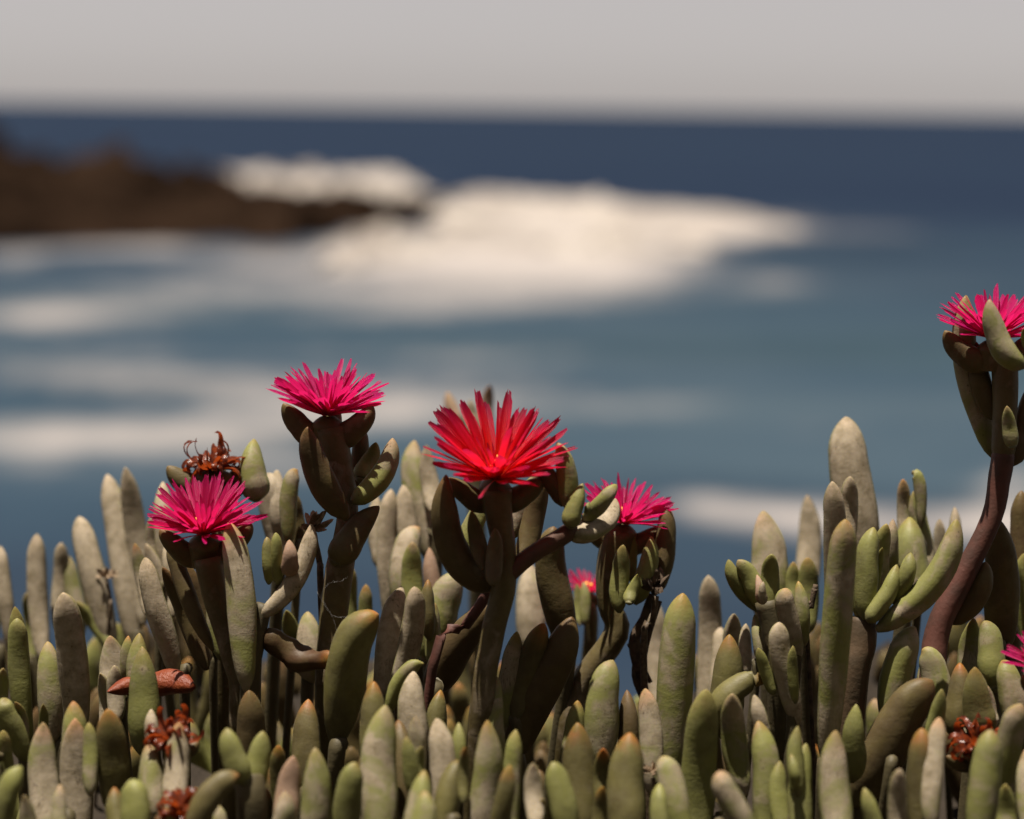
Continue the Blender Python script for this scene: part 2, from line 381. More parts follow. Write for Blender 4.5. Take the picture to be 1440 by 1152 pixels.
# ------------------------------------------------------------------ plant builders
def frame(T, ref):
    A = ref - T * ref.dot(T)
    if A.length < 1e-5: A = Vector((1, 0, 0)) - T * T.x
    A.normalize(); return A, T.cross(A)
def bez(p0, pm, p2, t):
    c = pm * 2 - (p0 + p2) * .5
    return p0 * (1 - t) ** 2 + c * (2 * t * (1 - t)) + p2 * t * t
def leaf_mesh(p0, pm, p2, w, rng, neck=.72, point=.5, flat=.84, lump=.022, belly=.0):
    """finger leaf: base p0, passes pm, tip p2, greatest width w"""
    L = (p2 - p0).length
    domel = min(0.6, (0.85 + .75 * point) * w / L)
    body = 12; ts = [0, .02, .045] + [(1 - domel) * k / body for k in range(1, body)]
    ts += [1 - domel * (1 - u) for u in (0, .2, .38, .54, .68, .8, .89, .95, .985)]
    sides = 14
    roll = rng.uniform(-.6, .6); tri = rng.uniform(0, 6.28); off = Vector((rng.random() * 50, rng.random() * 50, rng.random() * 50))
    verts, faces, at, ae = [], [], [], []
    bx, by = rng.uniform(-.05, .05), rng.uniform(-.05, .05)
    for k, t in enumerate(ts):
        p = bez(p0, pm, p2, t); e = .01
        T = (bez(p0, pm, p2, min(1, t + e)) - bez(p0, pm, p2, max(0, t - e))).normalized()
        A, B = frame(T, CR)
        p = p + (A * bx + B * by) * w * math.sin(t * 7)
        if t <= 1 - domel:
            s = t / (1 - domel)
            r = neck + (1 - neck) * math.sin(min(1, s / .62) * math.pi / 2) if s < .62 else 1 - .10 * ((s - .62) / .38) ** 1.5
        else:
            u = (t - 1 + domel) / domel
            r = .90 * (1 - u ** (2.1 - .3 * point)) ** (.62 + .14 * point)
        if t < .12: r *= .38 + .62 * math.sin(t / .12 * math.pi / 2)
        for i in range(sides):
            f = 2 * math.pi * i / sides + roll
            rr = r * w / 2 * (1 + .055 * math.cos(3 * f + tri))
            v = p + A * (math.cos(f) * rr) + B * (math.sin(f) * rr * flat)
            nv = (v - p0) / w
            rr2 = noise.noise(nv * 1.1 + off) * lump + noise.noise(nv * 2.8 + off) * lump * .45
            v += (v - p).normalized() * (rr2 * w * min(1, r * 1.5)) if r > .05 else Vector()
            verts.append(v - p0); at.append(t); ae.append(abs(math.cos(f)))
    n = len(ts)
    for k in range(n - 1):
        for i in range(sides):
            a = k * sides + i; b = k * sides + (i + 1) % sides
            faces.append((a, b, b + sides, a + sides))
    verts.append(p2 - p0); at.append(1); ae.append(0); top = len(verts) - 1
    for i in range(sides): faces.append(((n - 1) * sides + i, (n - 1) * sides + (i + 1) % sides, top))
    faces.append(tuple(range(sides - 1, -1, -1)))
    return verts, faces, {'t': at, 'edge': ae}
# look of a leaf: tip orange, waxy bloom, brown cast; o and k also carry painted shade
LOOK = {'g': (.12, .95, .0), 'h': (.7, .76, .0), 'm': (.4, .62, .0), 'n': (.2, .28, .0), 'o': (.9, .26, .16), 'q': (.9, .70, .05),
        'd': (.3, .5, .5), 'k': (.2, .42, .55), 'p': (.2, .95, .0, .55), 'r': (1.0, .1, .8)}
def leaf(root, d, e, rng, name='leaf'):
    """e = base px, tip px, width px, then optionally look letter, (mid px), depth shift, tip depth shift"""
    bx, by, tx, ty, w = e[:5]
    look, mid, dd, dt = 'g', None, rng.uniform(-.004, .004), None
    for x in e[5:]:
        if isinstance(x, str): look = x
        elif isinstance(x, tuple): mid = x
        elif isinstance(x, list): dt = x[0]
        else: dd = x
    d0 = d + dd; d2 = d0 + (dt if dt is not None else (rng.uniform(-.02, .20) if d0 > .655 else rng.uniform(-.26, .16) if d0 > .575 else rng.uniform(-.10, .30)) * math.hypot(tx - bx, ty - by) * d0 / F)
    p0 = P(bx, by, d0); p2 = P(tx, ty, d2)
    if mid: pm = P(mid[0], mid[1], (d0 + d2) / 2)
    else:
        l = math.hypot(tx - bx, ty - by)
        pm = (p0 + p2) * .5 + CR * (rng.uniform(-.035, .035) * l * d / F) + fwd * rng.uniform(-.002, .004)
    wm = w * 1.07 * d0 / F
    pt = rng.uniform(.25, .9)
    v, f, a = leaf_mesh(p0, pm, p2, wm, rng, neck=rng.uniform(.50, .68), point=pt, flat=rng.uniform(.74, .9))
    o = mesh_obj(name, v, f, M_LEAF, root, p0 - root.location, attrs=a)
    c = LOOK[look]
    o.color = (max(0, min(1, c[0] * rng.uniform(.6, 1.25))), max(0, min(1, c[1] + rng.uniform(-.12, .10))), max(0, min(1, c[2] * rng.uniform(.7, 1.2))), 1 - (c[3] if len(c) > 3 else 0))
    return o
def tube(root, pts, radii, mat, name, rng=None, sides=10, color=None, lump=.06, sub=4, parent_loc=None):
    rng = rng or random.Random(1)
    P_, R_ = [], []
    n = len(pts)
    for i in range(n - 1):
        a = pts[max(0, i - 1)]; b = pts[i]; c = pts[i + 1]; e = pts[min(n - 1, i + 2)]
        for k in range(sub):
            t = k / sub
            P_.append(.5 * (2 * b + (c - a) * t + (2 * a - 5 * b + 4 * c - e) * t * t + (3 * b - a - 3 * c + e) * t ** 3))
            R_.append(radii[i] + (radii[i + 1] - radii[i]) * t)
    P_.append(pts[-1]); R_.append(radii[-1])
    base = parent_loc if parent_loc is not None else (root.location if root else pts[0])
    verts, faces, at = [], [], []
    m = len(P_); off = rng.random() * 40
    for k in range(m):
        T = (P_[min(m - 1, k + 1)] - P_[max(0, k - 1)]).normalized()
        A, B = frame(T, CR if abs(T.dot(CR)) < .9 else Vector((0, 0, 1)))
        for i in range(sides):
            f = 2 * math.pi * i / sides
            r = R_[k] * (1 + lump * noise.noise(Vector((math.cos(f), math.sin(f), k * .4 + off)) * 1.3))
            verts.append(P_[k] + A * (math.cos(f) * r) + B * (math.sin(f) * r) - base); at.append(k / (m - 1))
    for k in range(m - 1):
        for i in range(sides):
            a = k * sides + i; b = k * sides + (i + 1) % sides
            faces.append((a, b, b + sides, a + sides))
    faces.append(tuple(range(sides - 1, -1, -1))); faces.append(tuple(range((m - 1) * sides, m * sides)))
    o = mesh_obj(name, verts, faces, mat, root, None if root else base, attrs={'t': at})
    if color: o.color = (*color, 1)
    return o
def ztop(x, y): return soil_z(x, y)
def stem_px(root, d, pts, rng, color=(0, 0, 0), name='stem', to_soil=True):
    """pts = (px, py, width px[, depth shift]) from top to bottom; the last point is carried on into the soil"""
    q, r = [], []
    for p in pts:
        dd = d + (p[3] if len(p) > 3 else 0)
        q.append(P(p[0], p[1], dd)); r.append(p[2] * dd / F / 2)
    if to_soil:
        e = q[-1]; gx, gy = e.x + rng.uniform(-.008, .008), e.y + rng.uniform(-.004, .012)
        z = soil_z(gx, gy) - .012
        if z < e.z - .004:
            q.append(Vector((gx, gy, z))); r.append(r[-1] * .9)
    return tube(root, q, r, M_STEM, name, rng, color=color)

PETALS = []
def petal_mesh(seed):
    """unit petal: grows along +Y from the origin, face up (+Z), length 1"""
    rng = random.Random(seed)
    n, m = 9, 5
    verts, at, ae, faces = [], [], [], []
    wid = rng.uniform(.034, .070); curl = rng.uniform(-.05, .16); tw = rng.uniform(-.35, .35); side = rng.uniform(-.05, .05)
    tipcut = [rng.uniform(-.03, .03) for _ in range(m)]; tipcut[2] += rng.uniform(.0, .04)
    notch = rng.choice([0, 0, 1, -1])
    for k in range(n + 1):
        t = k / n
        w = wid * (.50 + .50 * math.sin(min(1, t / .6) * math.pi / 2)) * (1 if t < .8 else 1 - .50 * ((t - .8) / .2) ** 2)
        for i in range(m):
            u = i / (m - 1) * 2 - 1
            y = t + (tipcut[i] if k == n else 0) + (notch * .03 * u if k == n else 0)
            x = u * w + side * t * t
            z = -curl * t * t + .10 * t - w * .34 * (1 - u * u) + u * w * tw * t + (.006 if i % 2 else 0)
            verts.append(Vector((x, y, z))); at.append(t); ae.append(u)
    for k in range(n):
        for i in range(m - 1):
            a = k * m + i; faces.append((a, a + 1, a + m + 1, a + m))
    me = bpy.data.meshes.new('petal'); me.from_pydata([tuple(v) for v in verts], [], faces)
    me.polygons.foreach_set('use_smooth', [True] * len(me.polygons))
    for nm, vals in (('t', at), ('edge', ae)):
        a = me.attributes.new(nm, 'FLOAT', 'POINT'); a.data.foreach_set('value', vals)
    me.materials.append(M_PETAL); me.update()
    return me
PETALS = [petal_mesh(s) for s in range(12)]
def axes_of(tilt_cam, tilt_right):
    """flower axis: upright, leaning towards the camera / to the right by degrees"""
    up = Vector((0, 0, 1))
    ax = (up + Vector((0, -1, 0)) * math.tan(R(tilt_cam)) + Vector((1, 0, 0)) * math.tan(R(tilt_right))).normalized()
    X = Vector((1, 0, 0)); X = (X - ax * X.dot(ax)).normalized()
    return ax, X, ax.cross(X)
def flower(root, d, px, py, rad, tilt_cam, tilt_right, rng, hue, layers, cup, lobes, label=None, petals=True, skip=None):
    """px,py = where the petals meet; rad = petal length px; layers = (count, angle from axis, length); cup = (top width px, depth px, stem width px)"""
    c = P(px, py, d); s = d / F
    ax, X, Y = axes_of(tilt_cam, tilt_right)
    # receptacle: a cone widening from the stalk, with a hollow top
    prof = [(.49 * cup[2], -cup[1] * 1.1), (.50 * cup[2], -.8 * cup[1]), (.52 * cup[2], -.45 * cup[1]), (.47 * cup[0], -.36 * cup[1]), (.38 * cup[0], -.24 * cup[1]), (.26 * cup[0], -.12 * cup[1]), (.14 * cup[0], -.05 * cup[1]), (0.02 * cup[0], -.03 * cup[1])]
    sides = 18; verts, faces, at, ae = [], [], [], []
    for k, (r, h) in enumerate(prof):
        for i in range(sides):
            f = 2 * math.pi * i / sides
            rr = r * s * (1 + .05 * math.cos(5 * f) * (k / 4 if k < 5 else .3))
            verts.append(X * (math.cos(f) * rr) + Y * (math.sin(f) * rr) + ax * (h * s)); at.append(.3); ae.append(.3)
    for k in range(len(prof) - 1):
        for i in range(sides):
            a = k * sides + i; b = k * sides + (i + 1) % sides
            faces.append((a, b, b + sides, a + sides))
    fo = mesh_obj('flower', verts, faces, M_LEAF, root, c - root.location, attrs={'t': at, 'edge': ae})
    fo.color = (0, .55, .32, 1)
    if label: fo['label'] = label
    for (az, ang, ln, w) in lobes:
        a = R(az); g = R(ang - 5)
        dirv = (X * math.cos(a) + Y * math.sin(a)) * math.sin(g) + ax * math.cos(g)
        rb = (X * math.cos(a) + Y * math.sin(a))
        p0 = c + rb * (cup[0] * .05 * s) - ax * (cup[1] * .98 * s); ln *= 1.22; p2 = p0 + dirv * (ln * s)
        pm = (p0 + p2) * .5 + rb * (ln * .07 * s) - ax * (.09 * ln * s)
        v, f, at_ = leaf_mesh(p0, pm, p2, w * s, rng, neck=.7, point=.25, flat=.8)
        o = mesh_obj('calyx_lobe', v, f, M_LEAF, fo, p0 - c, attrs=at_); o.color = (.25, .5, .35, 1)
    if not petals: return fo, c, ax, X, Y, s
    k = 0
    for (cnt, ang, ln) in layers:
        cnt = int(cnt * 1.75)
        ph = rng.random() * 6.28
        for i in range(cnt):
            a = ph + 2 * math.pi * (i + rng.uniform(-.32, .32)) / cnt
            g = R(ang + rng.uniform(-13, 11)); L = rad * ln * rng.uniform(.84, 1.10) * s
            radial = X * math.cos(a) + Y * math.sin(a)
            yv = (radial * math.sin(g) + ax * math.cos(g)).normalized()
            zv = (-radial * math.cos(g) + ax * math.sin(g)); zv = (zv - yv * zv.dot(yv)).normalized()
            rot = Matrix.Rotation(rng.gauss(0, .45), 3, yv); zv = rot @ zv
            xv = yv.cross(zv)
            o = bpy.data.objects.new('petal', rng.choice(PETALS)); COL.objects.link(o)
            b = radial * (cup[0] * .10 * s)
            wd = L * rng.uniform(.85, 1.2)
            m4 = Matrix(((xv.x * wd, yv.x * L, zv.x * L, b.x), (xv.y * wd, yv.y * L, zv.y * L, b.y), (xv.z * wd, yv.z * L, zv.z * L, b.z), (0, 0, 0, 1)))
            o.parent = fo; o.matrix_local = m4
            o.color = (hue, rng.random(), 0, 1); k += 1
    # stamens in the throat
    vs, fs = [], []
    for i in range(26):
        a = rng.random() * 6.28; g = rng.uniform(.05, .45); L = rad * rng.uniform(.16, .30) * s
        dv = (X * math.cos(a) + Y * math.sin(a)) * math.sin(g) + ax * math.cos(g); q = dv * L; r = 1.9 * s
        b0 = len(vs); A, B = frame(dv, CR)
        vs += [A * r * .5, (B * .87 - A * .5) * r * .5, (-B * .87 - A * .5) * r * .5, q + A * r, q + (B * .87 - A * .5) * r, q + (-B * .87 - A * .5) * r, q + dv * r * 2]
        fs += [(b0, b0 + 1, b0 + 4, b0 + 3), (b0 + 1, b0 + 2, b0 + 5, b0 + 4), (b0 + 2, b0, b0 + 3, b0 + 5), (b0 + 3, b0 + 4, b0 + 6), (b0 + 4, b0 + 5, b0 + 6), (b0 + 5, b0 + 3, b0 + 6)]
    mesh_obj('stamens', vs, fs, M_ANTHER, fo, Vector())
    return fo, c, ax, X, Y, s
def dried_petals(fo, ax, X, Y, s, rng, n, length, spread=(25, 70), curl=2.6, width=4.2):
    """curled, shrivelled petal strips standing in the calyx"""
    for i in range(n):
        a = 2 * math.pi * (i + rng.uniform(-.4, .4)) / n; g = R(rng.uniform(*spread)); L = length * rng.uniform(.6, 1.15) * s
        rad = X * math.cos(a) + Y * math.sin(a); cv = curl * rng.uniform(.5, 1.5) * rng.choice([1, 1, 1, -.6]); tw = rng.uniform(-1.6, 1.6)
        p = rad * (3 * s); seg = 12; verts, at = [], []; ang = g
        tang = rad.cross(ax).normalized()
        for k in range(seg + 1):
            t = k / seg
            dv = rad * math.sin(ang) + ax * math.cos(ang)
            nv = rad * math.cos(ang) - ax * math.sin(ang)
            q = tw * t; wv = (tang * math.cos(q) + nv * math.sin(q)) * (width * s * .5 * (1 - .55 * t) * rng.uniform(.8, 1.2))
            verts += [p - wv, p + nv * (width * s * .12), p + wv]; at += [t] * 3
            p = p + dv * (L / seg); ang += cv * t * t * 3 / seg + rng.uniform(-.08, .08)
        faces = []
        for k in range(seg):
            b = k * 3; faces += [(b, b + 1, b + 4, b + 3), (b + 1, b + 2, b + 5, b + 4)]
        mesh_obj('dried_petal', verts, faces, M_DRY, fo, Vector(), attrs={'t': at})

NSH = [0]
def auto_depth(y): return .62 - (y - 930) * .00042
def shoot(label, leaves, d=None, stem=None, group=None, name='succulent_shoot', color=(0, 0, 0)):
    NSH[0] += 1; rng = random.Random(NSH[0] * 7 + 3)
    if d is None: d = auto_depth(sum(e[3] for e in leaves) / len(leaves))
    auto = stem is None
    if stem is None:
        bx = sum(e[0] for e in leaves) / len(leaves); by = sum(e[1] for e in leaves) / len(leaves)
        w = min(26, max(12, .55 * max(e[4] for e in leaves)))
        stem = [(bx, by + 20, w), (bx + rng.uniform(-8, 8), by + 60, w * .9)]
    last = stem[-1]; q = P(last[0], last[1], d)
    root = empty(name, (q.x, q.y, soil_z(q.x, q.y)))
    tag(root, label, 'succulent shoot', group)
    so = stem_px(root, d, stem, rng, color)
    if name != 'succulent_shoot' and color == (0, 0, 0):
        so.data.materials[0] = M_LEAF; so.color = (0, .55, .32, 1)
    for e in leaves:
        if auto:      # the lower part runs on down into the mat
            l = math.hypot(e[2] - e[0], e[3] - e[1]); ex = 30 / max(l, 1)
            e = (e[0] + (e[0] - e[2]) * ex * .6, e[1] + (e[1] - e[3]) * ex) + tuple(e[2:])
        leaf(root, d, e, rng)
    return root, d, rng

# ------------------------------------------------------------------ the shoots, traced leaf by leaf
S = shoot
# --- seaward edge, beside the low magenta flower
S('two tall parallel grey finger leaves on the seaward edge beside the low magenta flower', [(187, 890, 151, 667, 36), (198, 850, 175, 657, 31)], .71)
S('broad grey leaf leaning over a thin green leaf, next to the two tall parallel leaves', [(153, 892, 111, 726, 36), (156, 905, 106, 846, 19, 'n')], .70)
S('slender grey leaf with a stubby pale leaf at its foot, against the blue water', [(60, 900, 52, 751, 28), (44, 905, 37, 833, 21, 'm')], .71)
S('small overlapping grey and yellow-green leaf pair behind the broad leaning leaf', [(84, 860, 87, 763, 23), (108, 870, 92, 780, 24, 'm')], .72)
S('grey leaf pair at the far end of the seaward row', [(14, 890, 0, 768, 21), (-14, 890, -26, 762, 26)], .71)
S('big thick grey leaf with fine creases and a shorter green-tipped leaf beside it', [(106, 1024, 88, 833, 41, (102, 930)), (68, 1022, 66, 902, 33, 'm')], .615)
S('light green leaf with blunt pinkish tip in front of a pale leaf', [(39, 1036, 25, 869, 29, 'n', (27, 940), -.004), (30, 1000, 21, 853, 25, 'm', .008)], .62)
S('pale grey leaf pair half hidden behind the petals of the low magenta flower', [(236, 805, 228, 677, 29), (222, 805, 213, 727, 21)], .67)
S('three short cream leaf tips below the petals of the low magenta flower', [(202, 835, 189, 764, 18, 'q'), (236, 840, 204, 765, 23), (254, 835, 234, 766, 20)], .665)
S('smooth grey leaf beside a dark leaf with a broken brown end', [(244, 925, 203, 784, 31), (283, 915, 229, 797, 31, 'k')], .63)
S('grey finger leaf beneath the low magenta flower, behind the blotchy leaf', [(297, 905, 262, 790, 24, 'k'), (310, 900, 300, 812, 24, 'm')], .645)
S('broad curved grey leaf with a rounded shoulder beyond the dried brown flower', [(398, 775, 371, 669, 41, (384, 705)), (396, 730, 390, 661, 23)], .675)
S('short yellowish leaf arched over a chewed stub beside the tall flower stalk', [(409, 740, 419, 661, 24, 'q', (406, 692)), (425, 768, 415, 694, 23, 'd')], .66)
S('two fresh green buds, a brown bud and one long curved pale leaf', [(378, 822, 375, 755, 17, 'n'), (391, 822, 388, 749, 17, 'n'), (408, 810, 407, 759, 24, 'p'), (364, 868, 437, 737, 27, (420, 806), 'g')], .612, stem=[(372, 850, 24), (358, 900, 30), (352, 1000, 30)])
S('row of three straight grey leaves between the two tallest magenta flowers', [(552, 870, 549, 688, 28), (574, 790, 566, 682, 28), (533, 770, 529, 696, 23)], .69)
S('tall dark-backed leaf rising behind the red flower with a pale leaf at its side', [(609, 770, 582, 619, 37, (587, 695), 'm'), (606, 690, 599, 626, 26)], .69)
S('pair of pinkish horn-like leaves standing up behind the red flower', [(648, 604, 629, 551, 21, 'p', (636, 576)), (680, 604, 689, 542, 20, 'p'), (662, 602, 661, 563, 19, 'g')], .765, stem=[(664, 598, 24), (668, 680, 24), (672, 800, 26)])
S('orange-tipped leaf arched behind a short olive leaf', [(569, 835, 590, 743, 40, 'q', (572, 778)), (581, 845, 580, 762, 30, 'm'), (612, 840, 603, 770, 24, 'p')], .67)
S('broad pale green leaf lying behind the pink stalk', [(606, 912, 648, 806, 50, 'm', (622, 850))], .66)
S('small pale leaf and orange bud behind the broad pale green leaf', [(608, 905, 611, 848, 23, 'm'), (603, 870, 602, 815, 20, 'o')], .64)
S('thin fresh green leaf in the dark gap below the tall flower stalk', [(495, 885, 495, 799, 20, 'n'), (512, 890, 514, 822, 20, 'm')], .67)
S('pointed olive leaf deep in the dark gap below the tall flower stalk', [(440, 930, 434, 860, 38, 'm'), (420, 920, 402, 858, 26, 'n')], .65)
S('large backlit leaf with glowing orange edge', [(478, 1025, 531, 863, 56, 'o', (490, 925))], .605)
S('two upright grey leaves joined in a V behind the glowing orange leaf', [(535, 965, 564, 824, 33, (548, 895)), (552, 968, 582, 825, 31, (578, 895))], .625)
S('hook-tipped green leaf over a smooth grey leaf', [(553, 985, 596, 934, 23, 'm', (568, 950)), (579, 1040, 580, 944, 42)], .60)
S('short orange-rimmed leaf in the shade of the pink stalk', [(612, 1030, 619, 970, 31, 'o')], .61)
S('big leaf with a pale lit edge under the pink stalk', [(606, 975, 702, 843, 48, 'k', (640, 912))], .625, stem=[(612, 965, 26), (608, 1010, 26)])
S('olive leaf with orange tip behind the large front grey leaf', [(527, 1070, 526, 958, 38, 'o')], .59)
S('dark olive leaf with thin orange tip standing alone in the shadow', [(434, 1090, 434, 983, 40, 'o')], .60)
S('dark leaf with a lit dome-shaped tip below the blotchy leaf', [(356, 1090, 351, 971, 42, 'k')], .60)
# --- lower corner with the dried flowers
S('leaf with a sharply lit grey cap in front of the fallen orange leaf', [(203, 1035, 200, 909, 43, 'm'), (205, 1020, 195, 890, 34, 'm', .012)], .605)
S('broad brownish leaf and small bud behind the fallen orange leaf', [(158, 965, 155, 894, 43, 'h'), (183, 950, 180, 894, 20, 'q')], .63)
S('two small pale leaves pressed together beside the end of the fallen orange leaf', [(151, 1015, 141, 946, 29), (160, 990, 160, 936, 25)], .625)
S('dark olive leaf with orange point next to the dried red flower', [(160, 1115, 151, 997, 45, 'o')], .575)
S('creased grey leaf with a pale brown point', [(62, 1165, 59, 1016, 43, 'h'), (127, 1090, 125, 1016, 22, 'm')], .57)
S('grey leaf with green patch, hugged by a second leaf behind', [(112, 1165, 106, 1010, 45, 'h'), (104, 1120, 103, 986, 37, 'h', .012)], .575)
S('pale green leaf pair with a tiny thin leaf between', [(30, 1045, 5, 984, 31, 'n', (12, 1010)), (26, 1040, 22, 987, 17, 'h'), (54, 1045, 61, 990, 14, 'n')], .595)
S('stubby pale leaf beside the edge of the mat, under the pale green pair', [(10, 1100, 4, 1027, 26, 'm'), (-8, 990, 4, 940, 24, 'm', .02)], .58)
S('leaning pale green leaf with rounded end over a shorter leaf', [(0, 1165, 31, 1078, 34, 'n', (10, 1118)), (36, 1175, 33, 1118, 27, 'm'), (85, 1170, 85, 1103, 22, 'm')], .545)
S('pale olive leaf pair rising through the dried red flower', [(213, 1130, 209, 1043, 41, 'q'), (247, 1120, 252, 1016, 37, 'h')], .565)
S('fat light green leaf with an orange-edged neighbour near the bottom dried flower', [(194, 1170, 180, 1100, 41, 'n', (190, 1128)), (172, 1170, 160, 1107, 32, 'o', .008)], .545)
S('bright Y-shaped pair of light green leaves', [(346, 1105, 319, 1024, 35, 'n', (328, 1062)), (352, 1120, 370, 1028, 35, 'n', (362, 1070))], .56, stem=[(349, 1095, 42), (356, 1170, 44)])
S('reclining yellow-green leaf with orange tip under the bright Y-shaped pair', [(280, 1155, 337, 1092, 36, 'o', (300, 1112)), (240, 1180, 232, 1136, 26, 'm')], .545)
S('small dark orange-tipped leaf behind the bright Y-shaped pair', [(392, 1110, 391, 1048, 24, 'o')], .575)
S('leaf with a russet scar below its pale cap and a small green leaf', [(398, 1150, 412, 1063, 33, 'p'), (396, 1165, 402, 1113, 33, 'm', -.01)], .555)
S('straight grey-green leaf with green rim beside the russet-scarred leaf', [(437, 1170, 443, 1051, 42, 'm')], .56)
S('pale green leaf bulging towards the large front grey leaf', [(490, 1170, 502, 1073, 38, 'n', (490, 1115))], .555)
S('largest grey front leaf with a green-tinged point', [(534, 1175, 541, 991, 52, 'm'), (566, 1120, 560, 1012, 30, 'k', .012)], .56)
S('smooth lilac-grey leaf and a small one next to the largest front leaf', [(622, 1150, 614, 1010, 39), (586, 1080, 585, 1008, 27)], .565)
S('stubby fresh green leaf fork between the front grey leaves', [(580, 1090, 571, 1036, 22, 'n'), (586, 1092, 592, 1050, 20, 'n')], .56)
S('slim blue-green leaf with a white edge', [(640, 1090, 645, 1016, 22, 'n')], .575)
S('orange-brown leaf bent between two grey front leaves', [(628, 1165, 652, 1073, 35, 'o', (632, 1110)), (652, 1100, 654, 1050, 17, 'o')], .555)
S('pair of short pale leaves at the foot of the lilac-grey leaf', [(584, 1170, 597, 1083, 37, 'm'), (592, 1175, 598, 1112, 33, 'm', -.01)], .54)
S('tall pale front leaf with an orange spot on its tip', [(680, 1175, 687, 1013, 43, 'h'), (722, 1165, 726, 1026, 26, 'm')], .565)
S('narrow amber leaf in front of the tall pale leaf with the orange spot', [(701, 1170, 718, 1076, 27, 'o')], .55)
# --- middle of the mat
S('smooth rounded grey leaf below two orange-tipped leaves', [(694, 1060, 698, 951, 35, 'm')], .60)
S('pointed olive leaf and amber orange-tipped leaf side by side', [(713, 1000, 727, 888, 33, 'm'), (731, 985, 764, 877, 37, 'o')], .615)
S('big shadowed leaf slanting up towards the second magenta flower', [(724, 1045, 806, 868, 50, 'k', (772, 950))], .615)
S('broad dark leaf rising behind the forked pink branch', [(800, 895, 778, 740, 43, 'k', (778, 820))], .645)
S('pale back leaf seen in the gap behind the forked pink branch', [(746, 890, 745, 792, 41, 'g')], .70)
S('olive leaf with crisp orange-red point beside a shorter pointed leaf', [(845, 1060, 862, 928, 47, 'm', (847, 985)), (797, 1090, 812, 985, 31, 'q')], .60)
S('fat amber leaf with orange cap and a small orange bud', [(814, 1170, 811, 1016, 49, 'o'), (851, 1120, 848, 1052, 30, 'o')], .57)
S('thickest olive front leaf with orange cap', [(879, 1175, 885, 1030, 53, 'o'), (846, 1170, 848, 1106, 21, 'o')], .56)
S('pointed pale leaf scribbled with dark scratches', [(918, 1090, 908, 968, 32, 'h'), (884, 1060, 882, 970, 29, 'k')], .60)
S('smooth grey-green leaf bending over a small green stub', [(966, 1180, 934, 1063, 38, 'm', (946, 1112)), (926, 1165, 926, 1102, 26, 'n')], .56)
S('tall stout mottled leaf beside the dead twigs', [(947, 1085, 961, 834, 49, 'h', (950, 950))], .61)
S('long pale leaf behind the tall stout mottled leaf', [(990, 985, 996, 809, 32), (1008, 970, 1012, 880, 26)], .68)
S('grey leaf striped with shadow behind the dead twigs', [(925, 985, 922, 846, 31, 'g')], .70)
S('green-shouldered leaf with pointed tip and a grey leaf behind', [(982, 1175, 993, 970, 47, 'n'), (1046, 1090, 1030, 975, 35, 'm')], .585)
S('rounded orange-green leaf with a small grey leaf behind it', [(1020, 1010, 1026, 892, 47, 'o'), (1032, 930, 1032, 863, 31, 'g', .03)], .625)
S('two short cream leaves at the bottom edge by the green stub', [(793, 1175, 774, 1073, 37, 'n', (788, 1115)), (752, 1135, 749, 1074, 27, 'g'), (757, 1175, 762, 1124, 28, 'm')], .55)
# --- right half
S('Y-shaped light green shoot with a pale spent bud in its fork', [(1076, 860, 1024, 787, 22, 'n', (1042, 828), .006), (1078, 858, 1038, 787, 28, 'm', (1056, 815)), (1083, 858, 1085, 779, 27, 'n'), (1072, 850, 1065, 808, 13, 'p', -.008), (1074, 850, 1073, 818, 12, 'g', -.01)], .635, stem=[(1079, 845, 36), (1090, 900, 34), (1096, 960, 32)])
S('wide grey-green leaf with scuffed face behind the Y-shaped shoot', [(1083, 850, 1074, 718, 53, 'm')], .67)
S('soft pinkish-grey leaf behind the dead brown curl', [(1134, 830, 1136, 696, 33)], .715)
S('two small leaves beside the dead brown curl', [(1117, 850, 1115, 790, 21, 'm'), (1136, 860, 1136, 784, 30, 'm')], .665)
S('flat pale leaf with green patch and a pale stub by the dead brown curl', [(1120, 900, 1104, 828, 29, 'h', (1108, 862)), (1128, 880, 1123, 817, 22, 'h')], .63)
S('pair of pale pointed leaves at the foot of the Y-shaped shoot', [(1073, 905, 1061, 864, 25, 'm'), (1050, 920, 1049, 877, 18, 'g')], .64)
S('grey leaf curving down beside two thin fresh green leaflets', [(1118, 990, 1096, 875, 31, 'g', (1099, 930)), (1082, 950, 1066, 911, 17, 'n'), (1118, 960, 1115, 908, 15, 'n')], .605)
S('orange-topped reclining leaf above a grey-green pair', [(1010, 1005, 1074, 962, 36, 'o', (1040, 965)), (1070, 1030, 1060, 977, 23, 'g', -.01)], .605)
S('smooth upright grey-green leaf at the front of the mat by the bud fork', [(1077, 1175, 1067, 1013, 40, 'm')], .575)
S('bud-like green fork of short leaves beside the upright grey-green leaf', [(1121, 1090, 1121, 1021, 23, 'n'), (1128, 1170, 1133, 1045, 33, 'n'), (1104, 1170, 1096, 1070, 27, 'n'), (1115, 1080, 1112, 1060, 15, 'n')], .57)
S('upright leaf with yellowish cap and grey flank at the front', [(1180, 1175, 1174, 1027, 44, 'm')], .565)
S('leaf with dark flank running off beside the green-shouldered leaf', [(1056, 1180, 1010, 1085, 36, 'm', (1028, 1128)), (1036, 1180, 1030, 1130, 24, 'm')], .545)
S('tallest broad grey leaf tapering upward behind the green star of leaves', [(1211, 810, 1188, 586, 58, 'g', (1197, 680))], .67)
S('two close grey leaves in front of the tallest broad leaf', [(1172, 850, 1170, 677, 32, 'g'), (1192, 760, 1196, 670, 26, 'g', -.004)], .645)
S('very long upright leaf with a yellow-green stripe at its tip', [(1162, 1050, 1189, 730, 40, 'h', (1176, 880))], .602)
S('small leaf pair with one hooked tip against the water', [(1273, 750, 1270, 674, 20, 'h'), (1303, 780, 1285, 690, 27, 'm'), (1292, 712, 1282, 667, 17, 'm', (1293, 680))], .66)
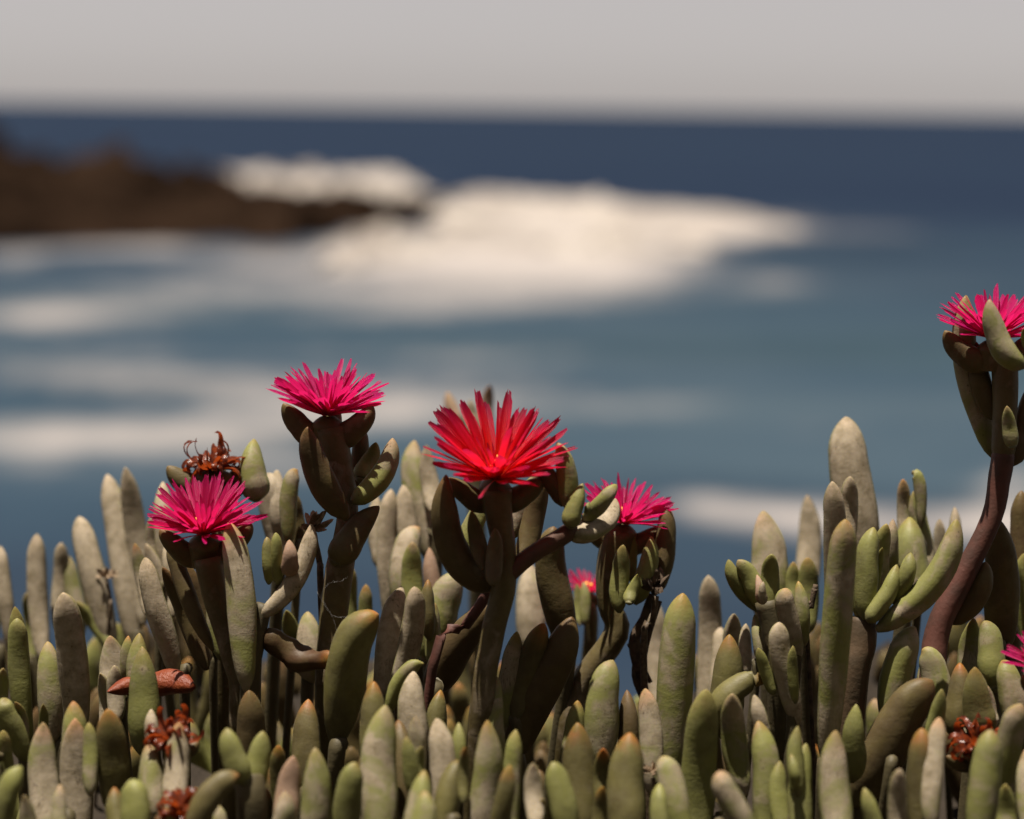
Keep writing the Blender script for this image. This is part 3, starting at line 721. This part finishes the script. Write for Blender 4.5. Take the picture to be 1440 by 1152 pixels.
S('wide green-flushed leaf behind the green star of leaves', [(1282, 840, 1278, 727, 52, 'm'), (1256, 800, 1256, 730, 20, 'm')], .65)
S('green star of small leaves above one long curved leaf', [(1216, 872, 1228, 741, 33, 'n', (1219, 800)), (1236, 850, 1246, 736, 26, 'm', .008), (1228, 870, 1241, 770, 15, 'n'), (1219, 874, 1262, 794, 25, 'n', (1243, 842), -.006), (1258, 850, 1281, 777, 25, 'n'), (1213, 872, 1198, 794, 18, 'n', (1200, 830)), (1232, 886, 1346, 730, 37, 'm', (1310, 822), -.004)], .612, stem=[(1213, 868, 36), (1210, 905, 46), (1196, 990, 44)], color=(.35, 0, 0))
S('pale tip peeping out behind the long curved leaf', [(1340, 800, 1342, 713, 18, 'g'), (1322, 800, 1321, 730, 20, 'g')], .68)
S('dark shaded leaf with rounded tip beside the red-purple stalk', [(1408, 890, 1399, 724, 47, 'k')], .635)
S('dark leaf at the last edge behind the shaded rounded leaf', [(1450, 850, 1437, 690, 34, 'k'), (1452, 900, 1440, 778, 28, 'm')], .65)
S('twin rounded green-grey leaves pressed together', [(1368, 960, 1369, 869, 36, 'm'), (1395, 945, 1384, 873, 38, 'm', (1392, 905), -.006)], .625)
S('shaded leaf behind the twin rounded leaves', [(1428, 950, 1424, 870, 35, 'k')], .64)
S('bent olive leaf with yellow-brown top and a paler one arching behind', [(1256, 995, 1288, 882, 44, 'm', (1266, 930)), (1322, 1000, 1296, 914, 40, 'm', (1314, 945), .008)], .61)
S('short leaf with small orange point near the red-purple stalk', [(1310, 945, 1333, 902, 32, 'q'), (1316, 925, 1324, 888, 22, 'm')], .635)
S('orange-capped leaf pair behind the dried flower with dark curls', [(1346, 1010, 1351, 932, 35, 'o'), (1382, 1010, 1371, 938, 44, 'o', -.004)], .605)
S('pale leaf with tiny orange tip beside loose pink petals', [(1424, 1010, 1408, 929, 37, 'q', (1420, 965))], .605)
S('thickest shadowed leaf leaning below the green star of leaves', [(1212, 1110, 1311, 956, 62, 'k', (1262, 1020))], .60)
S('thin pale green leaf next to the thickest shadowed leaf', [(1310, 1030, 1325, 969, 23, 'n'), (1199, 1070, 1203, 990, 33, 'n')], .59)
S('orange-pink tipped leaf joined to a pale upright leaf', [(1298, 1180, 1296, 1024, 42, 'o'), (1312, 1140, 1322, 1009, 28, 'h')], .56)
S('two short rounded pale leaves at the front by the thickest shadowed leaf', [(1272, 1180, 1266, 1082, 26, 'g'), (1238, 1180, 1215, 1108, 24, 'n')], .55)
S('smooth pale grey-green leaf in front of the dried flower with dark curls', [(1378, 1180, 1394, 1026, 43, 'm', (1384, 1100))], .555)
S('grey-green leaf by the edge with a short rounded leaf below', [(1412, 1110, 1436, 990, 37, 'm', (1420, 1045)), (1415, 1175, 1414, 1102, 30, 'm', -.015)], .575)
S('last grey leaf at the edge of the mat past the dried flower', [(1452, 1175, 1444, 1050, 36, 'm')], .56)

# ------------------------------------------------------------------ flowering shoots
FLS = 'flowering_shoot'
# red flower
r_, d_, g_ = S('shoot with the widest, glowing red flower, orange at its heart', [
    (694, 828, 627, 667, 43, 'k', (638, 772)), (681, 802, 663, 718, 23, 'k', -.006), (693, 824, 697, 743, 24, 'k', -.010),
    (640, 800, 690, 690, 29, 'm', .022), (712, 760, 762, 660, 31, 'm', .022), (728, 800, 764, 676, 31, 'k', .014)],
    .602, stem=[(699, 690, 42), (703, 735, 38), (711, 785, 30), (707, 832, 34), (690, 905, 34), (676, 1010, 34)], name=FLS)
stem_px(r_, d_, [(708, 815, 24), (745, 782, 25), (797, 750, 26), (803, 738, 16)], g_, (.75, 0, 0), 'branch', to_soil=False)
for e in [(798, 716, 783, 622, 29, 'm', (797, 662)), (792, 712, 750, 648, 26, 'k', (774, 672)), (802, 744, 820, 680, 26, 'n'), (798, 752, 866, 701, 39, 'g', (843, 738), [.010]), (820, 734, 867, 681, 22, 'm'), (825, 724, 828, 706, 10, 'n')]: leaf(r_, d_, e, g_)
flower(r_, d_, 697, 672, 106, 22, 2, g_, 0.0, [(20, 61, 1.04), (18, 51, 1.08), (14, 40, 1.03), (9, 30, .5)], (50, 46, 42), [(8, 62, 64, 36), (178, 62, 62, 34), (95, 50, 44, 26)], 'glowing red flower with orange heart')
stem_px(r_, d_ + .012, [(690, 828, 16), (655, 880, 15), (608, 940, 14)], g_, (1, 0, 0), 'stalk', to_soil=True)
# tall magenta flower
r_, d_, g_ = S('tallest magenta flower on a thick stalk among four fleshy leaves', [
    (489, 730, 433, 600, 39, 'k', (447, 662), -.006), (500, 690, 504, 594, 24, 'k', .010), (506, 678, 529, 622, 29, 'm', .004), (494, 706, 552, 616, 31, 'm', (538, 668), -.004), (468, 795, 533, 711, 41, 'd', (500, 750), -.004)],
    .62, stem=[(465, 602, 44), (476, 660, 42), (489, 722, 30), (478, 800, 40), (466, 900, 40), (462, 1010, 40)], name=FLS)
flower(r_, d_, 462, 583, 86, 5, 2, g_, 1.0, [(20, 66, 1.0), (17, 56, .98), (13, 42, .88), (9, 28, .66)], (50, 40, 44), [(180, 54, 66, 36), (352, 52, 68, 38), (80, 48, 50, 28)], 'magenta flower seen from the side')
# low magenta flower
r_, d_, g_ = S('shoot with the low bushy magenta flower over a blotchy grey leaf', [
    (346, 972, 323, 734, 39, 'h', (338, 850), -.012), (300, 915, 241, 764, 24, 'k', (262, 832), .006)],
    .618, stem=[(292, 785, 42), (306, 850, 36), (330, 930, 34), (338, 1010, 34)], name=FLS)
flower(r_, d_, 286, 750, 84, 16, 0, g_, .82, [(20, 66, .98), (18, 54, 1.0), (14, 40, .92), (9, 26, .62)], (48, 44, 42), [(8, 54, 70, 34), (182, 54, 62, 34)], 'bushy magenta flower')
# second magenta flower beyond the forked branch
r_, d_, g_ = S('magenta flower half hidden by the forked branch, with a dark arched leaf', [
    (919, 836, 936, 710, 29, 'k', (935, 775)), (871, 862, 877, 766, 26, 'n', -.01), (889, 820, 890, 749, 17, 'm'), (892, 850, 916, 754, 28, 'm', (910, 800), -.006), (884, 850, 897, 808, 18, 'n', -.014)],
    .648, stem=[(868, 748, 40), (856, 800, 36), (856, 850, 32), (866, 892, 36), (812, 972, 34), (796, 1050, 34)], name=FLS)
flower(r_, d_, 877, 735, 70, 10, 8, g_, .9, [(18, 66, 1.0), (15, 54, 1.0), (12, 40, .9)], (46, 40, 40), [(8, 58, 54, 30), (182, 55, 54, 32)], 'magenta flower')
# small flower deep behind
r_, d_, g_ = S('small red-pink flower low in the mat beneath the half hidden magenta flower', [(815, 880, 811, 821, 15, 'm', -.01), (822, 880, 821, 818, 15, 'm', -.01)], .70, stem=[(827, 850, 20), (830, 900, 20)], name=FLS)
flower(r_, d_, 827, 832, 38, 6, 0, g_, .6, [(14, 66, 1.0), (12, 52, .95)], (28, 20, 20), [(10, 60, 24, 14)], 'small red-pink flower')
# high magenta flower on the long red stalk
r_, d_, g_ = S('magenta flower held high on a long red-purple stalk', [
    (1400, 645, 1358, 415, 34, 'm', (1362, 530), .010), (1404, 590, 1372, 480, 31, 'k', (1380, 540), .004), (1442, 516, 1392, 421, 33, 'm', (1406, 482), -.022), (1424, 632, 1416, 571, 21, 'm', -.012), (1420, 655, 1446, 545, 34, 'k', (1440, 600)), (1460, 500, 1440, 462, 20, 'm', -.02), (1334, 876, 1386, 790, 36, 'k', (1372, 838), .004)],
    .622, stem=[(1412, 615, 14), (1411, 640, 33), (1406, 668, 33), (1394, 730, 30), (1350, 820, 32), (1318, 890, 36), (1306, 1000, 38)], name=FLS, color=(.95, 0, 0))
o = stem_px(r_, d_, [(1412, 494, 40), (1414, 560, 36), (1411, 632, 35), (1409, 655, 18)], g_, to_soil=False, name='peduncle'); o.data.materials[0] = M_LEAF; o.color = (0, .55, .35, 1)
flower(r_, d_, 1396, 476, 84, 4, 0, g_, 1.0, [(19, 66, 1.0), (16, 54, .98), (12, 42, .88)], (48, 40, 42), [(182, 58, 68, 36), (5, 58, 66, 36)], 'magenta flower held high')
# flower cut by the edge
r_, d_, g_ = S('magenta flower low at the edge of the mat, loose petals reaching over a pale leaf', [(1480, 1020, 1476, 930, 32, 'm')], .59, stem=[(1478, 965, 24), (1480, 1040, 24)], name=FLS)
flower(r_, d_, 1480, 945, 66, 8, 0, g_, .8, [(18, 70, 1.0), (14, 55, .98), (10, 40, .9)], (50, 34, 24), [(180, 60, 40, 26)], 'magenta flower')

# ------------------------------------------------------------------ dried flowers, dead bits, fallen leaf
DRY = 'spent_flower_shoot'
r_, d_, g_ = S('spent flower with curled rust-brown petals held high in a fat green calyx', [(361, 705, 357, 617, 39, 'h'), (264, 745, 262, 672, 32, 'g', .02)], .648, stem=[(302, 690, 34), (306, 740, 30), (318, 800, 30)], name=DRY)
fo, c, ax, X, Y, s = flower(r_, d_, 299, 660, 60, 8, 0, g_, 0, [], (70, 34, 36), [(178, 64, 58, 38), (20, 62, 56, 40), (80, 55, 40, 26)], 'spent flower with curled rust-brown petals', petals=False)
dried_petals(fo, ax, X, Y, s, g_, 40, 62, (35, 82), 5.2, 13)
r_, d_, g_ = S('spent flower crumbling into rust-red scraps among pale leaf tips', [(216, 1060, 212, 997, 22, 'g', .01)], .575, stem=[(240, 1050, 26), (244, 1120, 26)], name=DRY)
fo, c, ax, X, Y, s = flower(r_, d_, 240, 1040, 50, 8, 0, g_, 0, [], (46, 26, 26), [(20, 70, 34, 24)], None, petals=False)
dried_petals(fo, ax, X, Y, s, g_, 44, 52, (25, 85), 5.2, 14)
r_, d_, g_ = S('spent flower sunk in the mat below the reclining yellow-green leaf', [(312, 1180, 306, 1130, 24, 'm', .01)], .552, stem=[(262, 1150, 26), (264, 1190, 26)], name=DRY)
fo, c, ax, X, Y, s = flower(r_, d_, 258, 1142, 50, 10, 0, g_, 0, [], (50, 26, 26), [(180, 70, 34, 26), (60, 60, 30, 24)], None, petals=False)
dried_petals(fo, ax, X, Y, s, g_, 44, 52, (25, 85), 5.2, 14)
r_, d_, g_ = S('spent flower with dark red curls around a yellow heart, before a pale domed leaf', [(1380, 1030, 1383, 960, 45, 'h', .016)], .585, stem=[(1378, 1060, 30), (1378, 1130, 30)], name=DRY)
fo, c, ax, X, Y, s = flower(r_, d_, 1378, 1050, 50, 18, 0, g_, 0, [], (54, 34, 30), [(10, 66, 44, 28), (185, 70, 40, 24)], None, petals=False)
dried_petals(fo, ax, X, Y, s, g_, 42, 56, (30, 85), 5.0, 14)

def crumb(root, c, s, rng, n, rad, mat, name):
    """a dry seed head: a knobbly body of crumpled valves"""
    for i in range(n):
        dv = Vector((rng.gauss(0, 1), rng.gauss(0, 1), abs(rng.gauss(0, 1)) + .1)).normalized()
        p = c + dv * rad * s * rng.uniform(.25, .9); L = rad * s * rng.uniform(.5, .9); w = L * rng.uniform(.3, .6)
        a, b = frame(dv, Vector((rng.random(), rng.random(), rng.random())))
        k = rng.uniform(-.4, .4)
        v = [p - a * w, p + a * w, p + b * w * .5, p + dv * L - a * w * .5 + b * L * k, p + dv * L + a * w * .6 + b * L * k, p + dv * L * 1.3 + b * L * k * 1.8, p - dv * L * .4]
        f = [(0, 2, 3), (2, 1, 4), (2, 4, 3), (3, 4, 5), (0, 3, 4, 1), (0, 6, 2), (2, 6, 1), (1, 6, 0)]
        mesh_obj(name, [q - root.location for q in v], f, mat, root, smooth=False)
rng = random.Random(77)
def seed_head(label, px, py, d, rad, mat, foot):
    c = P(px, py, d); q = P(foot[0], foot[1], d)
    root = empty('dry_seed_head', (q.x, q.y, soil_z(q.x, q.y)))
    tag(root, label, 'seed head')
    stem_px(root, d, [(px, py + rad * .6, rad * .6), ((px + foot[0]) / 2 + 4, (py + foot[1]) / 2, rad * .5), (foot[0], foot[1], rad * .6)], rng, (.1, 0, .9))
    crumb(root, c, d / F, rng, 26, rad, mat, 'valve')
seed_head('pale crumpled seed head behind the long curved pale leaf', 441, 745, .625, 17, M_SEED, (452, 850))
seed_head('blackened dry seed head on the dark arched leaf', 922, 828, .64, 17, M_TWIG, (905, 920))
seed_head('tiny crumpled seed head beside the grey-green bending leaf', 918, 1087, .585, 11, M_SEED, (918, 1150))
seed_head('small tan dry scrap on a dark stalk beside the two tall parallel leaves', 150, 812, .70, 10, M_SEED, (153, 880))

def twig(label, paths, d, cat='dead twig'):
    q = P(paths[0][-1][0], paths[0][-1][1], d)
    root = empty('dead_twig', (q.x, q.y, soil_z(q.x, q.y))); tag(root, label, cat)
    for i, p in enumerate(paths):
        o = stem_px(root, d, p, rng, (0, 0, 1), 'twig' if i == 0 else 'side_twig', to_soil=(i == 0))
        o.data.materials[0] = M_TWIG
twig('dark dead twigs knotted beneath the blackened seed head', [[(918, 836, 14), (905, 870, 12), (892, 905, 17), (905, 970, 15), (910, 1030, 14)], [(890, 890, 8), (898, 915, 13), (893, 950, 10), (905, 985, 9)], [(928, 845, 7), (912, 895, 8), (903, 940, 8)], [(884, 905, 6), (899, 930, 9), (915, 960, 6)]], .645)
twig('thin dead brown curl hanging between two pale leaves', [[(1147, 822, 7), (1141, 850, 6), (1130, 862, 8), (1136, 905, 6)], [(1141, 846, 5), (1128, 856, 5), (1120, 868, 5), (1119, 890, 3)], [(1131, 856, 4), (1134, 866, 4), (1126, 874, 3)], [(1146, 828, 9), (1143, 842, 8), (1142, 856, 5)]], .63)

# fallen orange leaf lying across the mat
rg = random.Random(5)
a, m, b = P(272, 966, .612), P(214, 962, .618), P(150, 972, .612)
v, f, at = leaf_mesh(a, m, b, 37 * .615 / F, rg, neck=.6, point=.7, flat=.95, lump=.10)
o = mesh_obj('fallen_leaf', v, f, M_LEAF, None, a, attrs=at); o.color = (1, 0, .2, 1)
M_ORANGE = simple('withered_orange_leaf', (0.1944, 0.0432, 0.0115, 1), (0.1368, 0.0252, 0.0086, 1), 260, .5, .5, .0006)
o.data.materials[0] = M_ORANGE
tag(o, 'withered bright orange leaf lying crosswise behind a grey-capped leaf', 'fallen leaf')
# broken brown stump of a leaf in the shade
a, m, b = P(372, 888, .612), P(425, 926, .612), P(478, 922, .606)
v, f, at = leaf_mesh(a, m, b, 42 * .61 / F, rg, neck=.8, point=.1, flat=.8, lump=.14)
o = mesh_obj('withered_leaf', v, f, M_LEAF, None, a, attrs=at); o.color = (.9, .05, 1, 1)
tag(o, 'dark withered leaf with a split orange end in the shadow', 'withered leaf')

# spider threads
def thread(label, pts):
    q = [P(x, y, .60) for x, y in pts]
    o = tube(None, q, [.000007] * len(q), M_WEB, 'spider_thread', rng, sides=4, lump=0)
    tag(o, label, 'spider thread')
thread('fine spider thread slung from the broken stalk leaf into the dark gap', [(488, 812), (478, 818), (464, 820), (452, 838), (468, 868), (476, 900)])
thread('fine spider thread stretched to the glowing orange leaf', [(446, 832), (466, 864), (492, 868), (512, 866)])

# ------------------------------------------------------------------ low leaves filling the mat and the mat beyond the frame
FL = [('grey waxy', 'g'), ('mottled grey-green', 'm'), ('fresh green', 'n'), ('orange-tipped olive', 'o'), ('dull brownish', 'k')]
NUM = {2: 'two', 3: 'three', 4: 'four'}
def filler(x, y, top, k, where, group, looks=None):
    """a low shoot: stem and a tuft of finger leaves whose tips reach height top"""
    rng = random.Random(5000 + k)
    n = rng.choice([2, 2, 3, 4]); lk = FL[rng.choice(looks or (0, 0, 1, 1, 2, 3, 4))]
    z0 = soil_z(x, y); root = empty('low_shoot', (x, y, z0))
    tag(root, 'low shoot of %s %s leaves %s' % (NUM[n], lk[0], where), 'succulent shoot', '%s %s-leaved %s' % (lk[0], NUM[n], group))
    h = top - z0; L = min(h * .85, rng.uniform(.030, .042)); base = Vector((x, y, top - L))
    tube(root, [Vector((x + rng.uniform(-.006, .006), y, z0 - .01)), Vector((x, y, (z0 + base.z) / 2)), base + Vector((0, 0, .002))], [.0022, .0022, .0026], M_STEM, 'stem', rng, sides=7, color=(rng.choice([0, .5]), 0, .3))
    a0 = rng.random() * 6.28
    for i in range(n):
        a = a0 + i * 2 * math.pi / n; sp = rng.uniform(.12, .42)
        ll = L * rng.uniform(.75, 1.08)
        out = Vector((math.cos(a), math.sin(a), 0))
        p0 = base + out * .0015; p2 = base + out * ll * math.sin(sp) + Vector((0, 0, ll * math.cos(sp)))
        pm = (p0 + p2) * .5 + out * ll * .07
        v, f, at = leaf_mesh(p0, pm, p2, rng.uniform(.0058, .0084), rng, neck=rng.uniform(.5, .7), point=rng.uniform(.2, .8), flat=rng.uniform(.75, .9))
        o = mesh_obj('leaf', v, f, M_LEAF, root, p0 - root.location, attrs=at)
        c = LOOK[lk[1]]; o.color = (c[0] * rng.uniform(.7, 1), c[1] * rng.uniform(.85, 1.05), c[2] * rng.uniform(.7, 1.1), 1)
k = 0
rf = random.Random(12)
# inside the frame: below the traced tips, dark looks put the gaps' shade into leaf colour
for j in range(13):
    for i in range(18):
        y = .490 + j * .024 + rf.uniform(-.008, .008); x = (-.5 + (i + .5) / 18) * .47 * (y / .9) * 1.25 + rf.uniform(-.006, .006)
        depth = y
        top = CAM.z - (.186 + rf.uniform(-.010, .016) + max(0, .62 - y) * .16 - max(0, min(.1, y - .62)) * .24)
        u, v = topix(Vector((x, y, top)))
        if (700 < u < 950 or 1010 < u < 1060) and y > .62: top = CAM.z - .182 - rf.uniform(0, .01)      # gaps where the water shows through
        filler(x, y, top, k, 'in the shaded understorey beneath the mat', 'low shoots in the shaded understorey', (1, 3, 4, 4)); k += 1
# beyond the frame on both sides and in front
for j in range(7):
    for i in range(5):
        for sgn in (-1, 1):
            y = .50 + j * .038 + rf.uniform(-.01, .01); x = sgn * (.135 + (y - .5) * .24 + .022 + i * .030 + rf.uniform(-.008, .008))
            filler(x, y, CAM.z - (.140 + rf.uniform(-.012, .020)), k, 'where the mat continues past the flowers', 'shoots continuing the mat'); k += 1
for j in range(3):
    for i in range(11):
        y = .36 + j * .045 + rf.uniform(-.01, .01); x = (-.5 + (i + .5) / 11) * .42 + rf.uniform(-.01, .01)
        filler(x, y, CAM.z - (.172 + rf.uniform(0, .02) + (.45 - y) * .25), k, 'where the mat continues past the flowers', 'shoots continuing the mat'); k += 1
print('shoots', NSH[0], 'fillers', k, 'objects', len(bpy.data.objects))
